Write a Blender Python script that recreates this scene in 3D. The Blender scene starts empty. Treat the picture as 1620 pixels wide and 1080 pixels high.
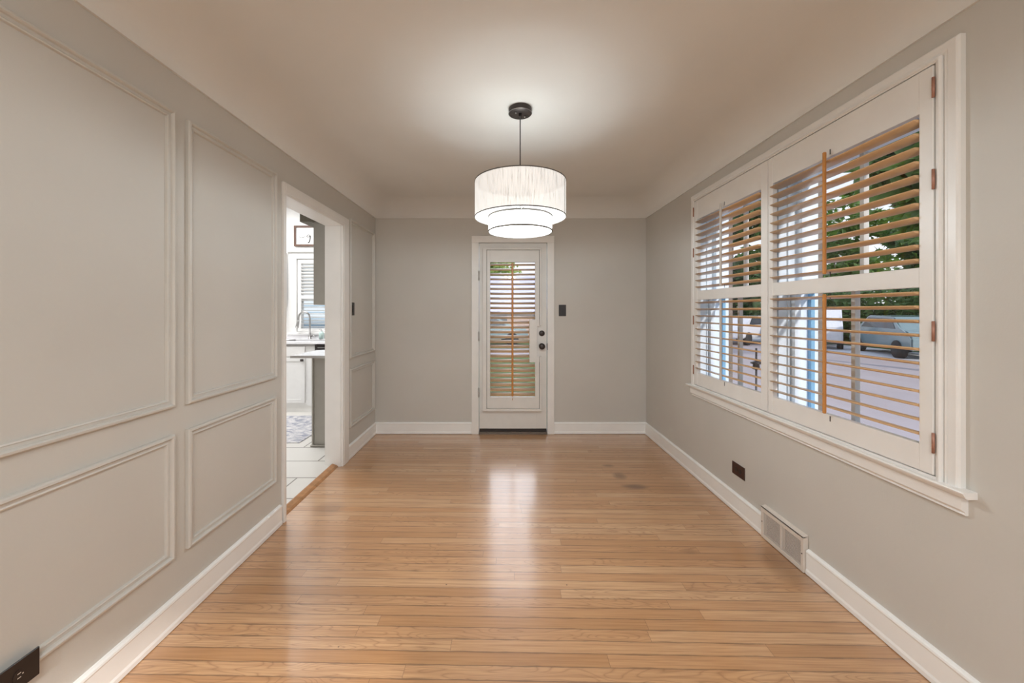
import bpy, bmesh, math, random
from mathutils import Vector, Matrix
PI = math.pi
SC = bpy.context.scene
COL = SC.collection

# ------------------------------------------------------------------ camera, world, sun, big lamps, added fills, exposure
cam_d = bpy.data.cameras.new('camera'); cam = bpy.data.objects.new('camera', cam_d); COL.objects.link(cam)
cam.location = (0, 0, 1.32); cam.rotation_euler = (PI/2, 0, 0)
cam_d.sensor_width = 36.0; cam_d.lens = 608.0/1620*36.0
cam_d.shift_x = 13/1620; cam_d.shift_y = -48/1620; cam_d.clip_start = 0.02; cam_d.clip_end = 300
SC.camera = cam

w = bpy.data.worlds.new('world'); SC.world = w; w.use_nodes = True
wn = w.node_tree.nodes; wl = w.node_tree.links
bg = wn['Background']
tc = wn.new('ShaderNodeTexCoord'); sx = wn.new('ShaderNodeSeparateXYZ'); wr = wn.new('ShaderNodeValToRGB')
wr.color_ramp.elements[0].position = 0.0; wr.color_ramp.elements[0].color = (0.95, 0.96, 1.0, 1)
wr.color_ramp.elements[1].position = 0.6; wr.color_ramp.elements[1].color = (0.62, 0.74, 0.98, 1)
wl.new(tc.outputs['Generated'], sx.inputs[0]); wl.new(sx.outputs['Z'], wr.inputs[0]); wl.new(wr.outputs[0], bg.inputs[0])
bg.inputs[1].default_value = 0.95
# sky glow added over the back garden to put a sheen on the floor
dp = wn.new('ShaderNodeVectorMath'); dp.operation = 'DOT_PRODUCT'; dp.inputs[1].default_value = (0, 0.87, 0.49)
mr = wn.new('ShaderNodeMapRange'); mr.interpolation_type = 'SMOOTHSTEP'; mr.inputs['From Min'].default_value = 0.945; mr.inputs['From Max'].default_value = 0.985
mr.inputs['To Max'].default_value = 2.7
bg2 = wn.new('ShaderNodeBackground'); bg2.inputs[0].default_value = (0.97, 0.98, 1.0, 1); ads = wn.new('ShaderNodeAddShader')
wl.new(tc.outputs['Generated'], dp.inputs[0]); wl.new(dp.outputs['Value'], mr.inputs[0]); wl.new(mr.outputs[0], bg2.inputs[1])
wl.new(bg.outputs[0], ads.inputs[0]); wl.new(bg2.outputs[0], ads.inputs[1]); wl.new(ads.outputs[0], wn['World Output'].inputs[0])

def lamp(name, kind, loc, power, color=(1, 1, 1), size=0.1, rot=(0, 0, 0), size_y=None):
    d = bpy.data.lights.new(name, kind); d.energy = power; d.color = color
    if kind == 'AREA':
        d.shape = 'RECTANGLE' if size_y else 'DISK'; d.size = size
        if size_y: d.size_y = size_y
    elif kind == 'POINT': d.shadow_soft_size = size
    elif kind == 'SUN': d.angle = size
    o = bpy.data.objects.new(name, d); COL.objects.link(o); o.location = loc; o.rotation_euler = rot
    return o
sun = lamp('sun', 'SUN', (0, 0, 20), 2.3, (1, 0.95, 0.90), math.radians(2))
sun.rotation_euler = Vector((-0.29, 0.85, -0.42)).to_track_quat('-Z', 'Y').to_euler()
lamp('kitchen_lamp', 'AREA', (-3.1, 4.2, 2.84), 58, (0.97, 0.98, 1.0), 1.3)
lamp('rear_fill_lamp', 'AREA', (0.1, -1.0, 2.44), 42, (0.93, 0.98, 1.0), 0.9)  # added fill behind the camera, no fixture is known there
lamp('rear_fill_panel', 'AREA', (0.07, -2.56, 1.45), 15, (0.90, 0.96, 1.0), 1.9, (PI/2, 0, 0), 1.35)  # added frontal fill standing in the unseen rear wall opening

SC.view_settings.view_transform = 'Standard'; SC.view_settings.look = 'None'
SC.view_settings.exposure = 0.33; SC.view_settings.gamma = 1.0; SC.view_settings.use_curve_mapping = False
SC.cycles.use_denoising = True
SC.cycles.max_bounces = 10; SC.cycles.diffuse_bounces = 6; SC.cycles.transparent_max_bounces = 16
SC.cycles.sample_clamp_indirect = 6.0; SC.cycles.caustics_reflective = False; SC.cycles.caustics_refractive = False

# ------------------------------------------------------------------ materials
class NT:
    def __init__(s, name):
        s.m = bpy.data.materials.new(name); s.m.use_nodes = True
        s.n = s.m.node_tree.nodes; s.l = s.m.node_tree.links; s.b = s.n['Principled BSDF']; s.out = s.n['Material Output']
    def node(s, t, **kw):
        x = s.n.new('ShaderNode' + t)
        for k, v in kw.items(): setattr(x, k, v)
        return x
    def link(s, a, b): s.l.new(a, b)
    def val(s, x, sock):
        if isinstance(x, (int, float)): sock.default_value = x
        else: s.link(x, sock)
    def math(s, op, a, b=0.0, c=None):
        x = s.node('Math', operation=op); s.val(a, x.inputs[0]); s.val(b, x.inputs[1])
        if c is not None: s.val(c, x.inputs[2])
        return x.outputs[0]
    def mix(s, f, a, b, mode='MIX'):
        x = s.node('Mix', data_type='RGBA', blend_type=mode)
        s.val(f, x.inputs[0])
        for v, i in ((a, 6), (b, 7)):
            if isinstance(v, tuple): x.inputs[i].default_value = v if len(v) == 4 else (*v, 1)
            else: s.link(v, x.inputs[i])
        return x.outputs[2]
    def noise(s, vec=None, scale=5, detail=3, rough=0.5, dist=0):
        x = s.node('TexNoise'); x.inputs['Scale'].default_value = scale; x.inputs['Detail'].default_value = detail
        x.inputs['Roughness'].default_value = rough; x.inputs['Distortion'].default_value = dist
        if vec is not None: s.link(vec, x.inputs['Vector'])
        return x.outputs[0]
    def ramp(s, f, stops):
        x = s.node('ValToRGB'); e = x.color_ramp.elements
        while len(e) < len(stops): e.new(0.5)
        for q, (p, c) in zip(e, stops): q.position = p; q.color = (*c, 1)
        s.link(f, x.inputs[0]); return x.outputs[0]
    def bump(s, h, strength=0.2, dist=0.002):
        x = s.node('Bump'); x.inputs['Strength'].default_value = strength; x.inputs['Distance'].default_value = dist
        s.link(h, x.inputs['Height']); s.link(x.outputs[0], s.b.inputs['Normal'])
    def pos(s):
        return s.node('TexCoord').outputs['Object']
    def scaled(s, vec, sc):
        x = s.node('Mapping'); x.inputs['Scale'].default_value = sc; s.link(vec, x.inputs[0]); return x.outputs[0]

def plain(name, col, rough=0.5, metal=0.0, var=0.05, nscale=14, bump=0.0, bscale=120, spec=None, coat=0):
    t = NT(name); p = t.pos()
    n = t.noise(p, nscale, 3)
    lo = tuple(max(0, c*(1-var)) for c in col); hi = tuple(min(1, c*(1+var)) for c in col)
    t.link(t.ramp(n, [(0.3, lo), (0.7, hi)]), t.b.inputs['Base Color'])
    t.b.inputs['Roughness'].default_value = rough; t.b.inputs['Metallic'].default_value = metal
    if spec is not None: t.b.inputs['Specular IOR Level'].default_value = spec
    if coat: t.b.inputs['Coat Weight'].default_value = coat
    if bump: t.bump(t.noise(p, bscale, 2), bump, 0.001)
    return t.m

M = {}
WALL = (0.59, 0.57, 0.53)
M['wall'] = plain('wall_paint', WALL, 0.62, var=0.03, nscale=1.5, bump=0.25, bscale=160)
M['ceiling'] = plain('ceiling_paint', (0.73, 0.725, 0.70), 0.75, var=0.02, nscale=2, bump=0.15, bscale=120)
M['trim'] = plain('trim_paint', (0.83, 0.815, 0.79), 0.32, var=0.025, nscale=6)
M['base'] = plain('baseboard_paint', (0.90, 0.90, 0.885), 0.35, var=0.02, nscale=6)
M['molding'] = plain('molding_paint', (0.60, 0.58, 0.54), 0.45, var=0.025, nscale=6)
M['doorpaint'] = plain('door_paint', (0.76, 0.745, 0.715), 0.35, var=0.03, nscale=7)
M['louver'] = plain('louver_warm_cast', (0.64, 0.415, 0.225), 0.3, var=0.06, nscale=9)  # white louvers, with the warm backlit cast put into the colour
M['rod'] = plain('rod_warm_cast', (0.55, 0.24, 0.06), 0.4, var=0.08, nscale=9)  # white rod, its orange is warm light put into the colour
M['gap'] = plain('dark_gap', (0.05, 0.04, 0.035), 0.8)
M['hinge'] = plain('hinge_copper', (0.42, 0.21, 0.15), 0.4, metal=0.3)
M['bronze'] = plain('dark_bronze', (0.055, 0.045, 0.042), 0.38, metal=0.6)
M['black'] = plain('black_plastic', (0.018, 0.012, 0.011), 0.35)
M['brownplate'] = plain('brown_plastic', (0.045, 0.014, 0.009), 0.4)
M['steel'] = plain('brushed_steel', (0.42, 0.41, 0.40), 0.28, metal=1.0, nscale=40)
M['white'] = plain('kitchen_white', (0.82, 0.81, 0.79), 0.4, var=0.02)
M['kwall'] = plain('kitchen_wall_paint', (0.80, 0.79, 0.77), 0.7, var=0.02)
M['greycab'] = plain('cabinet_grey', (0.35, 0.325, 0.285), 0.45, var=0.03)
M['soffit'] = plain('soffit_olive', (0.13, 0.115, 0.085), 0.7, var=0.03)
M['countertop'] = plain('quartz_white', (0.80, 0.79, 0.80), 0.18, var=0.05, nscale=9)
M['countergrey'] = plain('quartz_edge_grey', (0.42, 0.40, 0.385), 0.3, var=0.05)
M['register'] = plain('register_enamel', (0.70, 0.64, 0.575), 0.4, var=0.03)
M['soap'] = plain('soap_green', (0.55, 0.70, 0.66), 0.15, var=0.04)
M['bark'] = plain('bark', (0.10, 0.075, 0.055), 0.9, var=0.4, nscale=8, bump=0.6, bscale=12)
M['brick_dark'] = plain('outer_masonry', (0.22, 0.18, 0.15), 0.9, var=0.25, nscale=12)
M['carwhite'] = plain('car_paint_white', (0.75, 0.75, 0.78), 0.2, coat=0.5)
M['carteal'] = plain('car_paint_teal', (0.20, 0.28, 0.30), 0.2, coat=0.5)
M['carglass'] = plain('car_glass', (0.03, 0.04, 0.05), 0.08)
M['tyre'] = plain('tyre_rubber', (0.03, 0.03, 0.032), 0.8)
M['frameblue'] = plain('storm_frame_blue', (0.20, 0.42, 0.62), 0.4)
M['frame_brown'] = plain('walnut_frame', (0.10, 0.045, 0.025), 0.5, var=0.2, nscale=30)
M['paper'] = plain('paper', (0.80, 0.785, 0.76), 0.8, var=0.01)
M['ink'] = plain('ink', (0.02, 0.02, 0.02), 0.7)
M['reveal'] = plain('reveal_paint', (0.74, 0.82, 0.90), 0.4, var=0.02)

def mat_floor():
    t = NT('oak_floor'); p = t.pos()
    rot = t.node('Mapping'); rot.inputs['Rotation'].default_value = (0, 0, math.radians(1.1)); t.link(p, rot.inputs[0]); p = rot.outputs[0]
    s = t.node('SeparateXYZ'); t.link(p, s.inputs[0]); X, Y = s.outputs[0], s.outputs[1]
    W = 0.0572
    yr = t.math('DIVIDE', Y, W); row = t.math('FLOOR', yr); fy = t.math('FRACT', yr)
    wn1 = t.node('TexWhiteNoise', noise_dimensions='1D'); t.link(row, wn1.inputs['W'])
    L = t.math('MULTIPLY_ADD', wn1.outputs[0], 1.2, 0.9)
    wn2 = t.node('TexWhiteNoise', noise_dimensions='1D'); t.link(t.math('ADD', row, 91.7), wn2.inputs['W'])
    xo = t.math('MULTIPLY_ADD', wn2.outputs[0], 9.0, X)
    xr = t.math('DIVIDE', xo, L); seg = t.math('FLOOR', xr); fx = t.math('FRACT', xr)
    cv = t.node('CombineXYZ'); t.link(row, cv.inputs[0]); t.link(seg, cv.inputs[1])
    idn = t.node('TexWhiteNoise', noise_dimensions='3D'); t.link(cv.outputs[0], idn.inputs['Vector'])
    bid = idn.outputs[0]
    base = t.ramp(bid, [(0.0, (0.50, 0.265, 0.115)), (0.3, (0.57, 0.315, 0.15)), (0.55, (0.61, 0.355, 0.18)), (0.8, (0.66, 0.415, 0.23)), (1.0, (0.57, 0.295, 0.125))])
    # fine grain stretched along the board, moved per board
    gv = t.node('CombineXYZ')
    t.link(t.math('MULTIPLY_ADD', bid, 37.0, t.math('MULTIPLY', X, 1.6)), gv.inputs[0]); t.link(t.math('MULTIPLY', Y, 60.0), gv.inputs[1]); t.link(t.math('MULTIPLY', bid, 51.0), gv.inputs[2])
    g1 = t.noise(gv.outputs[0], 2.2, 5, 0.62)
    # cathedral figure
    cv2 = t.node('CombineXYZ'); t.link(t.math('MULTIPLY_ADD', bid, 11.0, t.math('MULTIPLY', X, 2.2)), cv2.inputs[0]); t.link(t.math('MULTIPLY', Y, 13.0), cv2.inputs[1]); t.link(t.math('MULTIPLY', bid, 23.0), cv2.inputs[2])
    f2 = t.noise(cv2.outputs[0], 1.3, 1, 0.4, 0.3)
    rings = t.math('FRACT', t.math('MULTIPLY', f2, 13.0))
    rings = t.math('POWER', t.math('ABSOLUTE', t.math('MULTIPLY_ADD', rings, 2.0, -1.0)), 5.0)
    sel = t.math('GREATER_THAN', t.math('FRACT', t.math('MULTIPLY', bid, 7.31)), 0.62)
    rings = t.math('MULTIPLY', t.math('MULTIPLY', rings, sel), 0.50)
    c = t.mix(t.math('MULTIPLY', t.ramp(g1, [(0.40, (0, 0, 0)), (0.66, (1, 1, 1))]), 0.58), base, (0.33, 0.145, 0.055))
    c = t.mix(rings, c, (0.24, 0.10, 0.035))
    big = t.noise(p, 1.1, 2)
    c = t.mix(t.math('MULTIPLY', t.ramp(big, [(0.45, (0, 0, 0)), (0.75, (1, 1, 1))]), 0.30), c, (0.38, 0.17, 0.065))
    # seams
    lv = t.node('CombineXYZ'); t.link(t.math('MULTIPLY', X, 7.0), lv.inputs[0]); t.link(row, lv.inputs[1])
    ln = t.noise(lv.outputs[0], 1.0, 3)
    sw = t.math('MULTIPLY', t.math('POWER', ln, 2.5), 0.24)
    seam = t.math('LESS_THAN', t.math('MINIMUM', fy, t.math('SUBTRACT', 1.0, fy)), sw)
    butt = t.math('LESS_THAN', t.math('MULTIPLY', t.math('MINIMUM', fx, t.math('SUBTRACT', 1.0, fx)), L), 0.0009)
    sm = t.math('MAXIMUM', seam, butt)
    c = t.mix(t.math('MULTIPLY', sm, 0.58), c, (0.10, 0.045, 0.02))
    # old water stains in the boards
    for (cx, cy, r1, r2, k) in ((0.93, 2.91, 0.11, 0.05, 0.85), (0.87, 3.10, 0.06, 0.08, 0.6), (0.83, 3.30, 0.06, 0.03, 0.6),
                                (-0.34, 3.50, 0.05, 0.02, 0.5), (-1.22, 2.55, 0.12, 0.10, 0.35), (1.44, 2.02, 0.14, 0.22, 0.4), (0.98, 2.13, 0.05, 0.03, 0.3)):
        dx = t.math('DIVIDE', t.math('SUBTRACT', X, cx), r1); dy = t.math('DIVIDE', t.math('SUBTRACT', Y, cy), r2)
        d = t.math('ADD', t.math('MULTIPLY', dx, dx), t.math('MULTIPLY', dy, dy))
        d = t.math('ADD', d, t.math('MULTIPLY_ADD', g1, 2.2, -1.1))
        f = t.math('MULTIPLY', t.math('SUBTRACT', 1.0, t.math('MINIMUM', t.math('MAXIMUM', d, 0.0), 1.0)), k)
        c = t.mix(f, c, (0.13, 0.055, 0.025))
    # nail holes and knots
    vo = t.node('TexVoronoi'); vo.inputs['Scale'].default_value = 5.0; t.link(p, vo.inputs['Vector'])
    kn = t.math('LESS_THAN', vo.outputs['Distance'], 0.018)
    c = t.mix(t.math('MULTIPLY', kn, 0.8), c, (0.07, 0.03, 0.015))
    t.link(c, t.b.inputs['Base Color'])
    t.b.inputs['Roughness'].default_value = 0.36
    t.link(t.math('MULTIPLY_ADD', g1, 0.16, 0.24), t.b.inputs['Roughness'])
    t.b.inputs['Specular IOR Level'].default_value = 0.75
    t.b.inputs['Coat Weight'].default_value = 0.9; t.b.inputs['Coat Roughness'].default_value = 0.17; t.b.inputs['Coat IOR'].default_value = 1.62
    h = t.math('SUBTRACT', t.math('MULTIPLY', g1, 0.15), sm)
    t.bump(h, 0.25, 0.0006)
    return t.m
M['floor'] = mat_floor()

def mat_tiles():
    t = NT('kitchen_tiles'); p = t.pos()
    b = t.node('TexBrick'); b.offset = 0.5
    mp = t.node('Mapping'); mp.inputs['Rotation'].default_value = (0, 0, PI/2); mp.inputs['Location'].default_value = (0.0, 0.09, 0)
    mp.inputs['Rotation'].default_value = (0, 0, 0); mp.inputs['Location'].default_value = (0.12, 0.0, 0)
    t.link(p, mp.inputs[0]); t.link(mp.outputs[0], b.inputs['Vector'])
    b.inputs['Scale'].default_value = 1.0; b.inputs['Brick Width'].default_value = 0.60; b.inputs['Row Height'].default_value = 0.335
    b.inputs['Mortar Size'].default_value = 0.006; b.inputs['Mortar Smooth'].default_value = 0.1
    b.inputs['Color1'].default_value = (0.66, 0.64, 0.60, 1); b.inputs['Color2'].default_value = (0.72, 0.70, 0.66, 1); b.inputs['Mortar'].default_value = (0.16, 0.14, 0.12, 1)
    c = t.mix(t.math('MULTIPLY', t.noise(p, 6, 4), 0.25), b.outputs[0], (0.60, 0.56, 0.50))
    t.link(c, t.b.inputs['Base Color']); t.b.inputs['Roughness'].default_value = 0.3
    return t.m
M['tiles'] = mat_tiles()

def mat_rug():
    t = NT('rug_pile'); p = t.pos()
    n1 = t.noise(p, 14, 5, 0.7, 0.8); n2 = t.noise(t.scaled(p, (3, 18, 1)), 3, 3)
    c = t.ramp(t.math('MULTIPLY_ADD', n2, 0.5, t.math('MULTIPLY', n1, 0.6)), [(0.42, (0.16, 0.18, 0.26)), (0.52, (0.42, 0.42, 0.46)), (0.62, (0.66, 0.64, 0.63))])
    t.link(c, t.b.inputs['Base Color']); t.b.inputs['Roughness'].default_value = 0.95
    return t.m
M['rug'] = mat_rug()

def mat_siding(name, col, dark, pitch):
    t = NT(name); p = t.pos(); s = t.node('SeparateXYZ'); t.link(p, s.inputs[0])
    f = t.math('FRACT', t.math('DIVIDE', s.outputs[2], pitch)); g = t.math('LESS_THAN', f, 0.14)
    t.link(t.mix(t.math('MULTIPLY', g, 0.8), col, dark), t.b.inputs['Base Color']); t.b.inputs['Roughness'].default_value = 0.7
    return t.m
M['siding_blue'] = mat_siding('siding_blue', (0.70, 0.75, 0.80), (0.20, 0.36, 0.50), 0.16)
M['siding_white'] = mat_siding('siding_white', (0.70, 0.69, 0.74), (0.36, 0.35, 0.42), 0.2)
M['roof'] = mat_siding('roof_shingle', (0.56, 0.55, 0.66), (0.40, 0.39, 0.50), 0.22)
M['pavement'] = plain('pavement', (0.42, 0.36, 0.36), 0.85, var=0.08, nscale=0.6)
M['sidewalk'] = plain('sidewalk', (0.80, 0.78, 0.80), 0.8, var=0.04, nscale=1)
M['lawn'] = plain('lawn', (0.085, 0.14, 0.035), 0.95, var=0.35, nscale=6)
def mat_brick():
    t = NT('brick_house'); b = t.node('TexBrick'); t.link(t.pos(), b.inputs['Vector'])
    mp = t.node('Mapping'); mp.inputs['Rotation'].default_value = (PI/2, 0, 0)
    t.link(t.pos(), mp.inputs[0]); t.link(mp.outputs[0], b.inputs['Vector'])
    b.inputs['Scale'].default_value = 1; b.inputs['Brick Width'].default_value = 0.22; b.inputs['Row Height'].default_value = 0.075; b.inputs['Mortar Size'].default_value = 0.008
    b.inputs['Color1'].default_value = (0.35, 0.17, 0.12, 1); b.inputs['Color2'].default_value = (0.44, 0.25, 0.18, 1); b.inputs['Mortar'].default_value = (0.5, 0.47, 0.43, 1)
    t.link(b.outputs[0], t.b.inputs['Base Color']); t.b.inputs['Roughness'].default_value = 0.9
    return t.m
M['brick'] = mat_brick()

def mat_leaf(name, a, b):
    t = NT(name); n = t.noise(t.pos(), 3.0, 4)
    t.link(t.ramp(n, [(0.3, a), (0.7, b)]), t.b.inputs['Base Color']); t.b.inputs['Roughness'].default_value = 0.6
    tr = t.node('BsdfTranslucent'); tr.inputs[0].default_value = (b[0]*1.2, b[1]*1.3, b[2]*0.6, 1)
    mx = t.node('MixShader'); mx.inputs[0].default_value = 0.3
    t.link(t.b.outputs[0], mx.inputs[1]); t.link(tr.outputs[0], mx.inputs[2]); t.link(mx.outputs[0], t.out.inputs[0])
    return t.m
M['leaf1'] = mat_leaf('leaf_mid_green', (0.05, 0.11, 0.03), (0.17, 0.28, 0.07))
M['leaf2'] = mat_leaf('leaf_dark_green', (0.035, 0.08, 0.03), (0.10, 0.19, 0.06))
M['leaf3'] = mat_leaf('leaf_pale_green', (0.16, 0.24, 0.05), (0.36, 0.46, 0.14))

def mat_glass():
    t = NT('window_glass'); t.n.remove(t.b)
    tr = t.node('BsdfTransparent'); gl = t.node('BsdfGlossy'); gl.inputs['Roughness'].default_value = 0.02
    fr = t.node('LayerWeight'); mx = t.node('MixShader')
    t.link(t.math('MULTIPLY_ADD', t.math('POWER', fr.outputs['Facing'], 5.0), 0.45, 0.035), mx.inputs[0]); t.link(tr.outputs[0], mx.inputs[1]); t.link(gl.outputs[0], mx.inputs[2]); t.link(mx.outputs[0], t.out.inputs[0])
    return t.m
M['glass'] = mat_glass()

def mat_shade(name, emit, transp, streak):
    """lit fabric of the lamp: diffuse cloth that lets part of the bulbs' light through and glows"""
    t = NT(name); t.n.remove(t.b); p = t.pos()
    s = t.node('SeparateXYZ'); t.link(p, s.inputs[0])
    ang = t.math('ARCTAN2', s.outputs[1], s.outputs[0])
    cv = t.node('CombineXYZ'); t.link(t.math('MULTIPLY', ang, 48.0), cv.inputs[0]); t.link(t.math('MULTIPLY', s.outputs[2], 9.0), cv.inputs[2])
    n = t.noise(cv.outputs[0], 1.0, 4, 0.65)
    weave = t.ramp(n, [(0.32, (1-streak,)*3), (0.52, (1, 1, 1))])
    df = t.node('BsdfDiffuse'); t.link(t.mix(1.0, (0.85, 0.84, 0.81, 1), weave, 'MULTIPLY'), df.inputs[0])
    em = t.node('Emission'); t.link(t.mix(1.0, (1.0, 1.0, 0.985, 1), weave, 'MULTIPLY'), em.inputs[0]); em.inputs[1].default_value = emit
    ad = t.node('AddShader'); t.link(df.outputs[0], ad.inputs[0]); t.link(em.outputs[0], ad.inputs[1])
    tr = t.node('BsdfTransparent'); mx = t.node('MixShader'); mx.inputs[0].default_value = transp
    t.link(ad.outputs[0], mx.inputs[1]); t.link(tr.outputs[0], mx.inputs[2]); t.link(mx.outputs[0], t.out.inputs[0])
    return t.m
M['shade'] = mat_shade('shade_linen', 0.41, 0.05, 0.42)
M['shade_low'] = mat_shade('shade_linen_lower', 0.38, 0.26, 0.3)
M['diffuser'] = mat_shade('lamp_diffuser', 8.0, 0.22, 0.0)
M['uplight_dimmer'] = mat_shade('lamp_uplight_dimmer', 0.4, 0.065, 0.0)

# ------------------------------------------------------------------ mesh helpers
class MB:
    def __init__(s): s.bm = bmesh.new()
    def box(s, x0, x1, y0, y1, z0, z1, bev=0.0, seg=1):
        tmp = bmesh.new()
        bmesh.ops.create_cube(tmp, size=1)
        for v in tmp.verts:
            v.co = Vector(((x0+x1)/2+v.co.x*abs(x1-x0), (y0+y1)/2+v.co.y*abs(y1-y0), (z0+z1)/2+v.co.z*abs(z1-z0)))
        if bev: bmesh.ops.bevel(tmp, geom=list(tmp.edges), offset=bev, segments=seg, profile=0.7, affect='EDGES')
        s.add(tmp); return s
    def add(s, tmp, mat=None):
        me = bpy.data.meshes.new('t'); tmp.to_mesh(me); tmp.free()
        if mat is not None: me.transform(mat)
        s.bm.from_mesh(me); bpy.data.meshes.remove(me)
    def lathe(s, prof, n=48, origin=(0, 0, 0), axis='Z', cap=True, smooth=True):
        """prof: (r, h) points"""
        rings = []
        for r, h in prof:
            ring = []
            for i in range(n):
                a = 2*PI*i/n
                p = (r*math.cos(a), r*math.sin(a), h)
                if axis == 'Y': p = (p[0], -p[2], p[1])
                if axis == 'X': p = (-p[2], p[0], p[1])
                ring.append(s.bm.verts.new((p[0]+origin[0], p[1]+origin[1], p[2]+origin[2])))
            rings.append(ring)
        for a, b in zip(rings, rings[1:]):
            for i in range(n):
                f = s.bm.faces.new((a[i], a[(i+1) % n], b[(i+1) % n], b[i])); f.smooth = smooth
        if cap:
            for ring in (rings[0], rings[-1]):
                try: s.bm.faces.new(ring)
                except ValueError: pass
        return s
    def tube(s, pts, r, n=10, cap=True):
        pts = [Vector(p) for p in pts]; rs = r if isinstance(r, (list, tuple)) else [r]*len(pts)
        rings = []; prev = None
        for i, p in enumerate(pts):
            d = (pts[min(i+1, len(pts)-1)]-pts[max(i-1, 0)]).normalized()
            if prev is None:
                u = d.orthogonal().normalized()
            else:
                u = (prev - d*prev.dot(d)).normalized()
            prev = u; v = d.cross(u)
            rings.append([s.bm.verts.new(p+(u*math.cos(2*PI*k/n)+v*math.sin(2*PI*k/n))*rs[i]) for k in range(n)])
        for a, b in zip(rings, rings[1:]):
            for k in range(n):
                f = s.bm.faces.new((a[k], a[(k+1) % n], b[(k+1) % n], b[k])); f.smooth = True
        if cap: s.bm.faces.new(rings[0]); s.bm.faces.new(rings[-1])
        return s
    def prism(s, poly, fn, h0, h1):
        """poly in 2-D extruded from h0 to h1 through fn(a, b, h)"""
        A = [s.bm.verts.new(fn(a, b, h0)) for a, b in poly]; B = [s.bm.verts.new(fn(a, b, h1)) for a, b in poly]
        n = len(poly); s.bm.faces.new(A); s.bm.faces.new(B)
        for i in range(n): s.bm.faces.new((A[i], A[(i+1) % n], B[(i+1) % n], B[i]))
        return s
    def rect_sweep(s, a0, a1, b0, b1, prof, fn):
        """moulding with the section prof=(inset, height) mitred round a rectangle"""
        loops = []
        for d, h in prof:
            loops.append([s.bm.verts.new(fn(a, b, h)) for a, b in ((a0+d, b0+d), (a1-d, b0+d), (a1-d, b1-d), (a0+d, b1-d))])
        for A, B in zip(loops, loops[1:]):
            for i in range(4): s.bm.faces.new((A[i], A[(i+1) % 4], B[(i+1) % 4], B[i]))
        return s
    def louver(s, fn, a0, a1, b, h, w=0.0635, t=0.0105, tilt=0.0, n=14):
        """elliptical slat along a, centred at (b, h) in its own wall frame"""
        ends = []
        for a in (a0, a1):
            ring = []
            for k in range(n):
                an = 2*PI*k/n; u = math.cos(an)*w/2; v = math.sin(an)*t/2
                hh = h+u*math.cos(tilt)-v*math.sin(tilt); bb = b+u*math.sin(tilt)+v*math.cos(tilt)
                ring.append(s.bm.verts.new(fn(a, bb, hh)))
            ends.append(ring)
        A, B = ends
        for k in range(n):
            f = s.bm.faces.new((A[k], A[(k+1) % n], B[(k+1) % n], B[k])); f.smooth = True
        s.bm.faces.new(A); s.bm.faces.new(B)
        return s
    def build(s, name, mat, parent=None, origin=None, **props):
        bmesh.ops.recalc_face_normals(s.bm, faces=list(s.bm.faces))
        me = bpy.data.meshes.new(name)
        if origin is not None: bmesh.ops.translate(s.bm, verts=list(s.bm.verts), vec=-Vector(origin))
        s.bm.to_mesh(me); s.bm.free()
        me.materials.append(M[mat] if isinstance(mat, str) else mat)
        o = bpy.data.objects.new(name, me); COL.objects.link(o)
        if origin is not None: o.location = origin
        if parent is not None:
            o.parent = parent
            o.location = Vector(o.location) - world_loc(parent)
        for k, v in props.items(): o[k] = v
        return o
def world_loc(o):
    l = Vector(o.location)
    while o.parent: o = o.parent; l += Vector(o.location)
    return l
def empty(name, loc, **props):
    o = bpy.data.objects.new(name, None); COL.objects.link(o); o.location = loc; o.empty_display_size = 0.1
    for k, v in props.items(): o[k] = v
    return o
def thing(name, loc, label, cat, group=None):
    o = empty(name, loc, label=label, category=cat)
    if group: o['group'] = group
    return o

XL, XR, YB, YF = -1.385, 1.533, 4.14, -2.6
ZC, ZW = 2.505, 2.318
left = lambda a, b, h: (XL+h, a, b)
right = lambda a, b, h: (XR-h, a, b)
back = lambda a, b, h: (a, YB-h, b)
def fbox(mb, fn, a0, a1, b0, b1, h0, h1, bev=0.0):
    p = fn(a0, b0, h0); q = fn(a1, b1, h1)
    return mb.box(min(p[0], q[0]), max(p[0], q[0]), min(p[1], q[1]), max(p[1], q[1]), min(p[2], q[2]), max(p[2], q[2]), bev)

# ------------------------------------------------------------------ room shell
S = dict(kind='structure')
MB().box(-1.41, 1.56, YF-0.02, 4.16, -0.12, 0.0).build('floor', 'floor', **S)
OY0, OY1, OZ = 2.420, 3.265, 2.046           # cased opening to the kitchen
m = MB(); m.box(-1.50, XL, YF-0.1, OY0-0.015, -0.1, 2.60).box(-1.50, XL, OY1+0.015, 4.30, -0.1, 2.60).box(-1.50, XL, OY0-0.015, OY1+0.015, OZ+0.015, 2.60)
m.build('wall_left', 'wall', **S)
DX0, DX1, DZ = -0.268, 0.4675, 2.055         # back door
m = MB(); m.box(-1.50, DX0-0.01, YB, 4.30, -0.1, 2.60).box(DX1+0.01, 1.78, YB, 4.30, -0.1, 2.60).box(DX0-0.01, DX1+0.01, YB, 4.30, DZ+0.01, 2.60)
m.build('wall_back', 'wall', **S)
WY = [(1.36, 2.165), (2.225, 3.02)]          # window openings in the right wall
WZ0, WZ1 = 0.70, 2.10
m = MB(); m.box(XR, 1.76, YF-0.1, WY[0][0], -0.1, 2.60).box(XR, 1.76, WY[1][1], 4.14, -0.1, 2.60).box(XR, 1.76, WY[0][1], WY[1][0], WZ0, WZ1)
m.box(XR, 1.76, WY[0][0], WY[1][1], -0.1, WZ0).box(XR, 1.76, WY[0][0], WY[1][1], WZ1, 2.60)
m.build('wall_right', 'wall', **S)
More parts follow.
